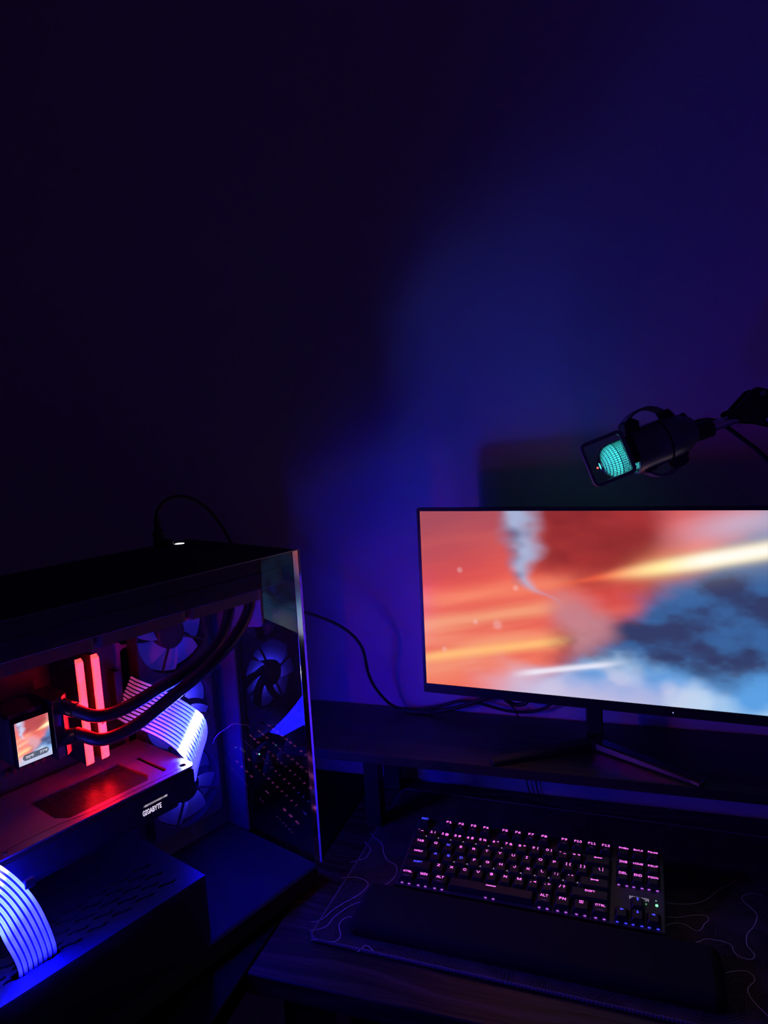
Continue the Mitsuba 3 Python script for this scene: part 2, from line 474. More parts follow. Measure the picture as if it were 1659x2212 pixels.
for c in ((.150, .29, .012, .075), (.150, .40, .012, .03), (.29, .135, .03, .008)):
    tray = tray.difference(rrect(c[0] - c[2], c[0] + c[2], c[1] - c[3], c[1] + c[3], .007))
for i in range(5):
    for j in range(17): tray = tray.difference(rrect(.012 + i * .022 + (j % 3) * .004, .026 + i * .022 + (j % 2) * .003, .105 + j * .0135, .1064 + j * .0135, .0006, 2))
t3 = extrude(tray, .0015)
reg(ca + '__motherboard_tray', cs(xf(t3, A([[1, 0, 0], [0, 0, 1], [0, 1, 0]]), A([0, .206, 0]))), 'm_tray')
# power supply shroud with wavy vents
SHZ, SHD = .1205, .195
top = sbox(SHD, .004, CD - .003, .206)
for i in range(7):
    for j in range(5):
        c0, c1 = .232 + i * .030 + (j % 2) * .015, .030 + j * .0135
        w = LineString([(c0 + t * .0095, c1 + math.sin(t * 2.2) * .0026) for t in np.linspace(-1, 1, 9)]).buffer(.0019, quad_segs=3)
        if c0 + .012 < CD - .02: top = top.difference(w)
top = top.difference(rrect(.364, .414, .0272, .0388, .003))
pl = extrude(top, .0016)
reg(ca + '__shroud_top', cs(xf(pl, np.eye(3), A([0, 0, SHZ - .0016]))), 'm_steel_light')
reg(ca + '__shroud_side', cs(cat(cbox(SHD, CD - .003, .004, .0056, .031, SHZ - .0016, .0005), cbox(SHD, SHD + .0016, .0056, .206, .031, SHZ - .0016, .0005))), 'm_steel_light')


def quad(P, n):
    m = tm(P, [[0, 1, 2], [0, 2, 3]])
    if m.face_normals[0] @ n < 0: m.faces = m.faces[:, ::-1]
    return m


reg(ca + '__side_glass', quad([cw(.0045, 0, .032), cw(CD - .002, 0, .032), cw(CD - .002, 0, CH - .0006), cw(.0045, 0, CH - .0006)], -EV), 'm_side_glass')
reg(ca + '__front_glass', quad([cw(0, .0045, .032), cw(0, FE, .032), cw(0, FE, CH - .0006), cw(0, .0045, CH - .0006)], -DV), 'm_front_glass')
reg(ca + '__glass_edge', quad([cw(0, 0, .032), cw(.0042, 0, .032), cw(.0042, 0, CH - .0006), cw(0, 0, CH - .0006)], -EV), 'm_glass_edge')
reg(ca + '__glass_edge', quad([cw(0, 0, .032), cw(0, .0042, .032), cw(0, .0042, CH - .0006), cw(0, 0, CH - .0006)], -DV), 'm_glass_edge')
reg(ca + '__reflector_strip', cs(cbox(.0046, .0145, -.0007, .0002, .032, CH - .001, .0002)), 'm_reflector'); tag(ca + '__reflector_strip', 'narrow polished strip added along the glass edge as a reflector')  # added mirror-like strip, strengthens the monitor's reflection at the glass edge
reg(ca + '__glass_rim', cs(cbox(.0042, CD, -.0004, .0040, CH - .0012, CH + .0002, .0004)), 'm_metal')
reg(ca + '__power_button', cs(lathe([(0, 0), (.0075, 0), (.0075, .0008), (.0065, .0016), (0, .0018)], 28).apply_translation([.0446, .2109, CH])), 'm_led', emitter=light((1.6, 1.7, 1.6), .05))
tag(ca + '__power_button', 'white lit power button')
reg(ca + '__power_button_ring', cs(lathe([(.0076, 0), (.0098, 0), (.0098, .0012), (.0076, .0012)], 28).apply_translation([.0446, .2109, CH])), 'm_black')

# motherboard
mb = thing('motherboard', 'black motherboard standing upright inside the computer case', 'motherboard')
MB0, MB1 = .176, .420
reg(mb + '__board', cs(cbox(MB0, MB1, .196, .198, .150, .452, .0004)), 'm_pcb')
for k in range(4): reg(mb + '__memory_slot', cs(cbox(.2475 - .0085 * 0 + (k - 1.5) * .0098 - .003, .2475 + (k - 1.5) * .0098 + .003, .186, .196, .252, .396, .0006)), 'm_black')
reg(mb + '__heatsink', cs(cat(cbox(.386, .418, .155, .196, .28, .43, .002), *[cbox(.3845, .3865, .158, .196, .285 + k * .018, .296 + k * .018, .0004) for k in range(8)])), 'm_steel')
reg(mb + '__heatsink', cs(cat(cbox(.285, .375, .165, .196, .405, .438, .002), *[cbox(.29 + k * .012, .297 + k * .012, .162, .166, .405, .438, .0004) for k in range(7)])), 'm_steel')
reg(mb + '__chipset_cover', cs(cbox(.182, .25, .188, .196, .155, .205, .002)), 'm_steel')
reg(mb + '__power_socket', cs(cbox(.178, .188, .180, .196, .290, .345, .0006)), 'm_black')
for k in range(6): reg(mb + '__capacitor', cs(cyl((.29 + k * .009, .196, .262), (.29 + k * .009, .186, .262), .0033, 14)), 'm_metal')

# memory: two lit sticks
for k, d0 in enumerate((.2585, .2380)):
    r = thing('memory_module', ('memory stick with red lit bar, left one next to the cooler screen', 'memory stick with red lit bar and a small dark emblem, right one of the pair')[k], 'memory module', 'memory sticks')
    reg(r + '__heat_spreader', cs(cbox(d0 - .0042, d0 + .0042, .1335, .193, .2565, .3925, .0008)), 'm_black')
    prof = [(.1335, .256), (.1285, .2595), (.1285, .389), (.1335, .393)]
    hb = hull([(d0 + s * .0040, e, z) for e, z in prof for s in (-1, 1)])
    reg(r + '__light_bar', cs(hb), 'm_led', emitter=light((46.0, .165, .130), 1.5))
    tag(r + '__light_bar', 'glowing red light bar')
    if k:
        tri = Polygon([(-.0022, -.002), (.0022, -.0028), (.0002, .0003), (.0018, .003), (-.0016, .0014), (.0006, -.0012)]).buffer(.0001)
        reg(r + '__marking', cs(xf(extrude(tri, .0003), A([[1, 0, 0], [0, 0, 1], [0, 1, 0]]), A([d0, .1279, .306]))), 'm_black')

# liquid cooler: pump with a small screen, two hoses, radiator under the roof
lc = thing('liquid_cooler', 'black liquid cooler with picture screen on its pump and two hoses', 'liquid cooler')
reg(lc + '__pump', cs(cat(extrude(Polygon([(.303, .1175), (.292, .1215), (.2895, .1215), (.279, .1305), (.279, .176), (.303, .176)]).buffer(-.0008).buffer(.0008, quad_segs=2), .073).apply_translation([0, 0, .285]), cbox(.303, .348, .136, .190, .290, .350, .003))), 'm_mirror_black')
reg(lc + '__cold_plate', cs(cyl((.315, .196, .32), (.315, .172, .32), .030, 30)), 'm_metal')
reg(lc + '__screen_housing', cs(cbox(.3058, .3474, .1215, .130, .2926, .3466, .0008)), 'm_frame_dark')


def mini_fn(p, n, uv):
    c = aurora(.24 + uv.x * .5, uv.y * 1.02 + .02)
    c = dr.power(dr.maximum(c, 0), .75) * 1.7
    a = uv.x * .39; b = uv.y * .51
    cx = dr.clip(a, .085, .315); d = dr.sqrt(dr.square(a - cx) + dr.square(b - .43))
    c = mix(c, (.62, .72, .95), smoothstep(.74, .98, uv.y) * .75)
    return mix(c, (.085, .11, .15), smoothstep(.038, .034, d) * .92)


sq = quad([cw(.3458, .1212, .3453), cw(.3072, .1212, .3453), cw(.3072, .1212, .2940), cw(.3458, .1212, .2940)], -EV)
reg(lc + '__screen', sq, 'm_black_gloss', uv=A([[0, 0], [1, 0], [1, 1], [0, 1]], float), emitter=light(proc(mini_fn), .3))
tag(lc + '__screen', 'small lit screen with temperature readings')
for txt, dd in (('90\u00b0F', .3360), ('77\u00b0F', .3200)):
    tmh = meshkit.text_mesh(txt, .0030, .0002, True); tmh.apply_translation([-tmh.bounds[1][0] / 2, 0, 0])
    reg(lc + '__screen__reading', cs(xf(tmh, A([[-1, 0, 0], [0, 0, -1], [0, 1, 0]]), A([dd - .003, .1211, .3005]))), 'm_led', emitter=light((.9, .95, 1.), .02))
hs1 = [(.287, .126, .345), loc(ate(172, 1538, .108)), loc(ate(205, 1547, .098)), loc(ate(245, 1540, .090)), loc(ate(290, 1519, .084)), loc(ate(335, 1492, .080)), loc(ate(380, 1466, .078)),
       loc(ate(425, 1437, .080)), loc(ate(462, 1402, .086)), loc(ate(484, 1362, .098)), loc(ate(494, 1326, .112)), A([loc(ate(494, 1326, .112))[0] - .001, .114, .458])]
hs2 = [(.287, .126, .305), loc(ate(178, 1588, .108)), loc(ate(212, 1598, .095)), loc(ate(252, 1588, .087)), loc(ate(300, 1562, .078)), loc(ate(350, 1523, .068)), loc(ate(400, 1482, .062)),
       loc(ate(450, 1440, .058)), loc(ate(497, 1390, .059)), loc(ate(527, 1342, .066)), loc(ate(539, 1308, .073)), A([loc(ate(539, 1308, .073))[0] - .001, .074, .458])]
for hs in (hs1, hs2):
    reg(lc + '__hose', cs(tube(smooth_path(hs, 60), .0078, 14)), 'm_sleeve', smooth=True)
    e0, e1 = A(hs[0]), A(smooth_path(hs, 60)[3]); reg(lc + '__hose_fitting', cs(cyl(e0 + (e0 - e1) * .2, e0 + (e1 - e0) * 1.0, .0092, 18)), 'm_black_gloss')
reg(lc + '__radiator', cs(cat(cbox(.044, .425, .036, .156, .4565, .4742, .001), cbox(.018, .046, .040, .152, .4565, .4744, .003))), 'm_steel')


def fan(key_label, center, axis, spin, blade, glow=None, up=A([0, 0, 1.]), group='case fans', size=.119, depth=.025, frame='m_plastic'):
    """axis: the way the open face looks, in the case's frame"""
    f = thing('case_fan', key_label, 'fan', group)
    axis = A(axis, float); x = np.cross(up, axis); x /= np.linalg.norm(x); R = np.stack([x, np.cross(axis, x), axis], 1); c = A(center, float)
    h = size / 2
    ring = rrect(-h, h, -h, h, .008).difference(Polygon([(.0575 * math.cos(a), .0575 * math.sin(a)) for a in np.linspace(0, 2 * math.pi, 49)[:-1]]))
    pl = [extrude(ring, depth).apply_translation([0, 0, -depth / 2])]
    struts = [rotz(cbox(.018, .058, -.0016, .0016, depth / 2 - .003, depth / 2, .0004), k * math.pi / 2 + .4) for k in range(4)]
    reg(f + '__frame', cs(xf(cat(*pl, *struts), R, c)), frame)
    reg(f + '__hub', cs(xf(lathe([(0, -.009), (.0215, -.009), (.0225, -.007), (.0225, .009), (.021, .0108), (0, .0112)], 32), R, c)), 'm_black_matte')
    bl = []
    nr, na = 6, 5
    V, F = [], []
    for i in range(nr):
        r = .0222 + (.0555 - .0222) * i / (nr - 1)
        for j in range(na):
            t = j / (na - 1) - .5; a = t * .74 + (i / (nr - 1)) * .34
            V.append((r * math.cos(a), r * math.sin(a), t * (-.016 + .004 * i / nr)))
    for i in range(nr - 1):
        for j in range(na - 1):
            q = (i * na + j, (i + 1) * na + j, (i + 1) * na + j + 1, i * na + j + 1); F += [(q[0], q[1], q[2]), (q[0], q[2], q[3])]
    b1 = tm(V, F); uvb = A([(i / (nr - 1), j / (na - 1)) for i in range(nr) for j in range(na)], float)
    for k in range(7):
        m = cs(xf(rotz(b1, spin + k * 2 * math.pi / 7), R, c))
        if m.face_normals[0] @ (CR @ axis) < 0: m.faces = m.faces[:, ::-1]
        reg(f + '__blade', m, blade, smooth=True, **({'uv': uvb, 'emitter': light(proc(glow), .06)} if glow else {}))
    return f


def hub_glow(k, f):
    return lambda p, n, uv: mi.Color3f(.034, .032, 1.0) * (k * (dr.exp(uv.x * -f) + .02))


glow1, glow2, glow3 = hub_glow(.22, .5), hub_glow(6.0, 3.6), hub_glow(.9, 3.4)
fan('lit fan upright at the side of the motherboard, top one of three', (.0915, .193, .372), (0, -1, 0), .2, 'm_fan_blade', glow1)
fan('lit fan upright at the side of the motherboard, middle one behind the lit cable', (.0915, .193, .253), (0, -1, 0), .7, 'm_fan_blade', glow2, frame='m_frame_grey')
fan('lit fan upright at the side of the motherboard, lowest one behind the graphics card', (.0915, .193, .134), (0, -1, 0), .5, 'm_fan_blade', glow3, frame='m_frame_grey')
fan('fan lying under the radiator, nearest the glass corner', (.1035, .093, .4425), (0, 0, -1), .1, 'm_plastic', None, A([1., 0, 0]), 'radiator fans', frame='m_frame_fan')
fan('fan lying under the radiator, middle one', (.2240, .093, .4425), (0, 0, -1), .3, 'm_plastic', None, A([1., 0, 0]), 'radiator fans', frame='m_frame_fan')
fan('fan lying under the radiator, farthest left', (.3445, .093, .4425), (0, 0, -1), .6, 'm_plastic', None, A([1., 0, 0]), 'radiator fans', frame='m_frame_fan')

# graphics card
gp = thing('graphics_card', 'black graphics card lying flat with white lit lettering on its side', 'graphics card')
GD0, GD1, GE0, GE1, GZ0, GZ1 = .162, .450, .0495, .186, .186, .2385
reg(gp + '__shroud', cs(cat(cbox(GD0 + .002, GD1, GE0, GE1, GZ0 + .012, GZ1 - .004, .004), cbox(GD0 + .02, GD1 - .01, GE0 + .012, GE1 - .01, GZ0, GZ0 + .014, .004))), 'm_black')
bp = Polygon([(GD0, GE0 + .008), (GD0 + .006, GE0), (GD1, GE0), (GD1, GE1), (GD0, GE1)])
bp = bp.difference(Polygon([(.222, .066), (.322, .066), (.332, .080), (.332, .140), (.218, .140), (.214, .078)])).difference(Polygon([(GD0 + .012 + .004 * math.cos(a), GE0 + .012 + .004 * math.sin(a)) for a in np.linspace(0, 6.28, 20)[:-1]]))
bp = bp.difference(Polygon([(GD0 + .030, .070), (GD0 + .036, .068), (GD0 + .036, .130), (GD0 + .030, .130)]))
groove = LineString([(GD0 + .02, GE0 + .0075), (.24, GE0 + .0075), (.30, GE0 + .0075), (.335, .064), (.42, .064)]).buffer(.0005)
reg(gp + '__backplate', cs(extrude(bp.difference(groove), .0022).apply_translation([0, 0, GZ1 - .0022])), 'm_backplate')
fins = cat(*[trimesh.creation.box(bounds=A([[.214 + k * .0020, .066, GZ1 - .012], [.214 + k * .0020 + .0006, .140, GZ1 - .0024]])) for k in range(59)])
k = reg(gp + '__cooling_fins', cs(fins), 'm_fin'); tag(k, kind='stuff')
for d_, e_ in ((.395, .058), (.345, .176), (.18, .178)): reg(gp + '__screw', cs(cyl((d_, e_, GZ1), (d_, e_, GZ1 + .001), .0026, 14)), 'm_metal')
tx = meshkit.text_mesh('GIGABYTE', .0062, .0004, True)
tx.vertices[:, 0] *= .0262 / tx.bounds[1][0]
reg(gp + '__lettering', cs(xf(tx, A([[-1, 0, 0], [0, 0, -1], [0, 1, 0]]), A([.2432, GE0 - .0001, .2062]))), 'm_led', emitter=light((.95, .88, 1.05), .1))
tag(gp + '__lettering', 'white glowing capital letters')


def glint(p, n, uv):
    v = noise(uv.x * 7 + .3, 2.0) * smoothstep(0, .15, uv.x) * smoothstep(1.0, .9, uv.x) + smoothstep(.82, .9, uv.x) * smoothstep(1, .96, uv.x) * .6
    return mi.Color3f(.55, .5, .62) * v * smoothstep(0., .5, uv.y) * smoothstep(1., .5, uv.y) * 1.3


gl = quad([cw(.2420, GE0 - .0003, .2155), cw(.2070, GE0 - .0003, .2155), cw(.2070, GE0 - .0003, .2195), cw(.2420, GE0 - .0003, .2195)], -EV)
reg(gp + '__painted_reflection', gl, 'm_black', uv=A([[0, 0], [1, 0], [1, 1], [0, 1]], float), emitter=light(proc(glint), .05))  # glow paints the blurred reflection of the lettering
tag(gp + '__painted_reflection', 'painted reflection of the lettering, glowing faintly above it')


# lit cables: a fan of light strands lying on a dark cable
def main_glow(p, n, uv):
    u = uv.x
    c = mix((.16, .035, .14), (.13, .10, .9), smoothstep(.04, .16, u))  # pink start paints the memory's red light onto the strands
    c = mix(c, (.22, .22, 40.0), smoothstep(.16, .30, u))
    c = mix(c, (.34, .60, 130.0), smoothstep(.28, .38, u))
    c = c + mi.Color3f(46.0, 66.0, 440.0) * smoothstep(.398, .425, u) * smoothstep(.462, .435, u)
    c = mix(c, (.17, .17, 80.0), smoothstep(.46, .52, u))
    return mix(c, (.10, .10, 40.0), smoothstep(.56, .64, u))


def gpu_glow(p, n, uv):
    u = uv.x
    c = mix((20., 17., 250.0), (.50, .85, 200.0), smoothstep(.16, .30, u))
    c = mix(c, (.17, .20, 160.0), smoothstep(.45, .62, u))
    c = mix(c, (.08, .10, 110.0), smoothstep(.65, .80, u))
    return c * smoothstep(.98, .90, u)


def led_cable(label, lo, hi, n, glow, wgt, npt=26, normal=(0, -1, .5)):
    k = thing('lit_cable', label, 'cable')
    a, b = smooth_path(lo, npt), smooth_path(hi, npt)
    w = np.linalg.norm(a - b, axis=1).mean(); pitch = w / (n - 1)
    V = []; nn = A(normal, float); nn /= np.linalg.norm(nn)
    under = nn * -.0032
    g = [(1 - t) * a + t * b + under for t in np.linspace(-.02, 1.02, 9)]
    V = np.vstack(g + [x + under * .5 for x in g]); m = len(g); F = []
    for L in range(2):
        for i in range(m - 1):
            for j in range(npt - 1):
                o = L * m * npt; q = (o + i * npt + j, o + i * npt + j + 1, o + (i + 1) * npt + j + 1, o + (i + 1) * npt + j)
                F += [(q[0], q[1], q[2]), (q[0], q[2], q[3])]
    reg(k + '__cable_sheath', cs(tm(V, F)), 'm_black', smooth=True)
    for i in range(n):
        t = i / (n - 1); P = (1 - t) * a + t * b
        mm, uvs = tube(P, pitch * .36, 8, .0016, up=nn, uv=True)
        reg(k + '__light_strand', cs(mm), 'm_led', smooth=True, uv=uvs, emitter=light(proc(glow), wgt))
    return k


L8 = lambda x, y, e: loc(ate(x, y, e))
lo = [(.190, .184, L8(250, 1549, .178)[2]), L8(257, 1552, .170), L8(300, 1571, .138), L8(346, 1592, .104), L8(383, 1617, .083), L8(404, 1640, .073), L8(413, 1655, .070), L8(417, 1672, .080), L8(420, 1684, .115), L8(420, 1686, .165)]
hi = [(L8(283, 1463, .184)[0], .184, L8(283, 1463, .184)[2]), L8(292, 1468, .176), L8(325, 1481, .156), L8(374, 1505, .128), L8(419, 1532, .110), L8(441, 1554, .104), L8(446, 1576, .105), L8(441, 1606, .120), L8(430, 1640, .150), L8(424, 1662, .178)]
mc = led_cable('wide lit power cable bending beside the memory, white blue in its bend', lo, hi, 12, main_glow, .5)
for t in (.30,):
    a, b = smooth_path(lo, 26)[10], smooth_path(hi, 26)[10]; a0, b0 = smooth_path(lo, 26)[12], smooth_path(hi, 26)[12]
    comb = hull(np.vstack([[p + o for p in (a - (b - a) * .03, b + (b - a) * .03, a0 - (b0 - a0) * .03, b0 + (b0 - a0) * .03)] for o in (A([0, -.0005, .0005]), A([0, .006, -.004]))]))
lo2 = [L8(-75, 1960, .052), L8(-40, 1965, .030), L8(0, 2008, .026), L8(11, 2030, .027), L8(24, 2053, .029), L8(45, 2108, .0315), (L8(45, 2108, .0315)[0], .033, .116)]
hi2 = [L8(-80, 1868, .052), L8(-35, 1856, .030), L8(4, 1876, .020), L8(39, 1904, .022), L8(61, 1928, .024), L8(84, 1962, .026), L8(100, 1995, .028), L8(112, 2025, .0295), L8(119, 2057, .031), (L8(119, 2057, .031)[0], .033, .118)]
gc = led_cable('lit blue graphics power cable arching down to the shroud at lower left', lo2, hi2, 8, gpu_glow, .5)
cl = smooth_path(hi2, 40)[17]; reg(gc + '__cable_comb', cs(cbox(cl[0] - .012, cl[0] - .0015, cl[1] - .003, cl[1] + .002, cl[2] - .005, cl[2] + .004, .0008)), 'm_plastic')
fw = reg('fan_wire', cs(tube(smooth_path([L8(452, 1606, .2055), L8(463, 1597, .165), L8(478, 1580, .150), L8(492, 1571, .148), L8(498, 1566, .145), L8(515, 1564, .15), L8(530, 1565, .18), L8(540, 1572, .2055)], 24), .0009, 6)), 'm_white', smooth=True)
tag(fw, 'thin pale wire bending to the right of the wide lit cable', 'wire')
for k_, (c_, px, py) in enumerate((((.25, .9, .35), 560, 1629), ((.2, .12, .7), 560, 1643))):
    reg(ca + '__glow_dot', cs(trimesh.creation.icosphere(2, .0014).apply_translation(L8(px, py, .10))), 'm_led', emitter=light(c_, .02))
    break

# ------------------------------------------------------------------ plug, dongle and cables
uc = thing('usb_cable', 'black cable plugged into the case top, looping over behind the case', 'cable')
pb = A([.069, .226, CH])
reg(uc + '__plug', cs(cat(cbox(pb[0] - .0055, pb[0] + .0055, pb[1] - .009, pb[1] + .009, CH, CH + .024, .002))), 'm_black_matte')
reg(uc + '__strain_relief', cs(cyl((pb[0], pb[1], CH + .024), (pb[0] + .001, pb[1], CH + .046), .0058, 14, .0030)), 'm_black_matte')


def atdist(x, y, dep): return CAM + ray(x, y) * dep


q0 = cw(pb[0] + .001, pb[1], CH + .045); dep0 = (q0 - CAM) @ FV
loop = [q0] + [atdist(x, y, dep0 + o) for x, y, o in ((343, 1098, .000), (362, 1079, .008), (388, 1072, .018), (420, 1080, .030), (450, 1101, .042), (476, 1132, .052), (500, 1172, .060), (520, 1215, .066))]
end = [cw(-.062, .205, .415), cw(-.108, .190, .368)] + [aty(x, y, Y) for x, y, Y in ((668, 1326, .215), (720, 1345, .232), (757, 1368, .246), (783, 1402, .258), (792, 1440, .270), (806, 1478, .285), (828, 1507, .300), (852, 1526, .315))]
e_ = end[-1]; end += [A([e_[0] + .03, .318, SZ + .004]), A([e_[0] + .07, .315, SZ + .004])]
reg(uc + '__cord', tube(smooth_path(loop + end, 150), .0027, 10), 'm_rubber', smooth=True)
ud = thing('usb_dongle', 'small black dongle in the case top beside the power button', 'dongle')
dg = loc(atz(362, 1177, CH + .002)); reg(ud + '__body', cs(cbox(dg[0] - .006, dg[0] + .006, dg[1] - .008, dg[1] + .008, CH, CH + .010, .002)), 'm_black_matte')
reg(ud + '__shell', cs(cbox(dg[0] - .0075, dg[0] - .006, dg[1] - .006, dg[1] + .006, CH + .001, CH + .006, .0005)), 'm_chrome')

Yc = .318


def cable(label, pts, r, closed_to=None, group=None):
    P = [aty(x, y, Y) for x, y, Y in pts]
    for p in P: p[2] = max(p[2], SZ + r)
    k = reg('cable', tube(smooth_path(P, 50), r, 10), 'm_rubber', smooth=True); tag(k, label, 'cable', group)


cable('thick black cable rising from the shelf to behind the monitor', ((880, 1542, Yc), (930, 1538, Yc), (980, 1530, Yc), (1020, 1518, Yc), (1060, 1505, Yc), (1090, 1496, .31), (1120, 1470, .30)), .0036)
cable('black cable arching above the thick one left of the monitor stand', ((895, 1533, .325), (930, 1529, .325), (960, 1522, .325), (990, 1515, .325), (1020, 1516, .325), (1060, 1526, .325), (1100, 1536, .325), (1140, 1538, .325), (1175, 1530, .325), (1195, 1515, .322), (1205, 1490, .315)), .0027)
cable('short black cable loop hanging just below the monitor', ((1080, 1490, .30), (1092, 1511, .305), (1110, 1521, .308), (1130, 1521, .308), (1142, 1511, .305), (1148, 1490, .30)), .0036)
cable('thin black wire dangling below the monitor to the shelf', ((1085, 1490, .318), (1095, 1514, .32), (1108, 1528, .322), (1116, 1540, .322), (1120, 1552, .322)), .0014)
k = reg('cable', tube(smooth_path([aty(x, y, .338) for x, y in ((1138, 1660, ), (1137, 1682), (1141, 1700), (1146, 1716))], 20), .0012, 8), 'm_rubber', smooth=True); tag(k, 'thin wire hanging in the gap under the shelf, left one', 'cable')
k = reg('cable', tube(smooth_path([aty(x, y, .338) for x, y in ((1158, 1660, ), (1157, 1685), (1160, 1702), (1166, 1720))], 20), .0012, 8), 'm_rubber', smooth=True); tag(k, 'thin wire hanging in the gap under the shelf, right one', 'cable')

# ------------------------------------------------------------------ desk mat with printed contour lines
KY = -.034
c0 = A([-.0476, -.0960])
MATZ = .004


def on_mat(m): return rotz(m, KY, (c0[0], c0[1], 0))


dm = thing('desk_mat', 'large black desk mat printed with contour lines under the keyboard', 'desk mat')
plan = rrect(c0[0], c0[0] + .90, c0[1], c0[1] + .385, .012, 8)
reg(dm + '__cloth', on_mat(extrude(plan, MATZ)), 'm_mat')
ring = np.asarray(plan.exterior.coords)[:-1]
pt = np.vstack([np.linspace(ring[i], ring[(i + 1) % len(ring)], max(2, int(np.linalg.norm(ring[(i + 1) % len(ring)] - ring[i]) / .0022)), endpoint=False) for i in range(len(ring))])
P3 = np.c_[pt, MATZ * .5 + .0007 + pt[:, 0] * 0]; P3 = np.vstack([P3, P3[:1]])
reg(dm + '__stitched_edge', on_mat(tube(P3, .0014 + .0007 * (np.arange(len(P3)) % 2), 8, .0022 + .0003 * (np.arange(len(P3)) % 2), caps=False)), 'm_stitch')


def trace(pts, ox, oy, s):
    P = [atz(ox + x / s, oy + y / s, MATZ + .0002) for x, y in pts]
    reg(dm + '__contour_line', strip(smooth_path(P, 40), .0011), 'm_mat_print')


for pts in ([(1000, 395), (1080, 480), (1160, 550), (1180, 650), (1210, 740), (1260, 800), (1365, 860), (1378, 920), (1345, 1020), (1250, 1110), (1145, 1185)],
            [(915, 515), (970, 575), (997, 620), (975, 690), (925, 750), (830, 785), (710, 820)],
            [(570, 1038), (680, 1030), (800, 1030), (900, 1060), (965, 1125), (920, 1200), (840, 1270), (700, 1350), (560, 1430), (440, 1510), (330, 1610), (240, 1655), (145, 1670)],
            [(905, 1355), (840, 1385), (740, 1420), (620, 1490), (510, 1570), (440, 1640), (390, 1710), (310, 1755), (220, 1780), (130, 1795)],
            [(765, 1620), (690, 1595), (610, 1625), (555, 1690), (548, 1770), (567, 1870), (490, 1948), (400, 1945), (270, 1930), (140, 1922)],
            [(805, 2100), (865, 2050), (930, 2005), (990, 2035), (1090, 2115)]): trace(pts, 650, 1740, 6.636)
for pts in ([(95, 930), (280, 945), (420, 932), (520, 895), (600, 830), (700, 765), (790, 725), (835, 680)],
            [(95, 1075), (200, 1085), (350, 1065), (470, 1060), (520, 1070), (542, 1110), (500, 1150), (470, 1205), (420, 1228), (370, 1205), (280, 1155), (160, 1148), (95, 1178)],
            [(405, 1348), (465, 1330), (500, 1312), (600, 1322), (700, 1340), (790, 1385), (805, 1440), (870, 1500), (970, 1528), (1015, 1522), (1030, 1480), (960, 1400), (940, 1330), (955, 1250), (1000, 1205), (1045, 1120), (1045, 1040), (990, 985), (930, 935), (890, 880), (930, 845), (1020, 830), (1110, 860)],
            [(722, 1670), (860, 1648), (980, 1670), (1028, 1730), (1010, 1780), (960, 1830), (970, 1900), (1060, 2020), (1170, 2130)]): trace(pts, 1420, 1760, 4.895)

# wrist rest
wr = reg('wrist_rest', rotz(pad(.000, .448, -.078, .0135, MATZ, .0215, .013), KY, (0, 0, 0)), 'm_foam', smooth=True)
tag(wr, 'long black foam wrist rest lying in front of the keyboard', 'wrist rest')

# ------------------------------------------------------------------ keyboard (a right, b back, h out of the key tops)
KX, KYY, KT, KZ, U = .0406, .1316, .2316, .036, .01905
ct, stt = math.cos(KT), math.sin(KT); cy_, sy_ = math.cos(-.0334), math.sin(-.0334)
KA = A([cy_, sy_, 0]); KB = A([-sy_ * ct, cy_ * ct, stt]); KN = np.cross(KA, KB)
KO = A([KX, KYY, KZ + 3 * U * stt])
KR = np.stack([KA, KB, KN], 1)


def kb(m): return xf(m, KR, KO)


def kbM(a, b, h=0):
    M = np.eye(4); M[:3, :3] = KR; M[:3, 3] = KO + KR @ A([a, b, h]); return T(M.tolist())


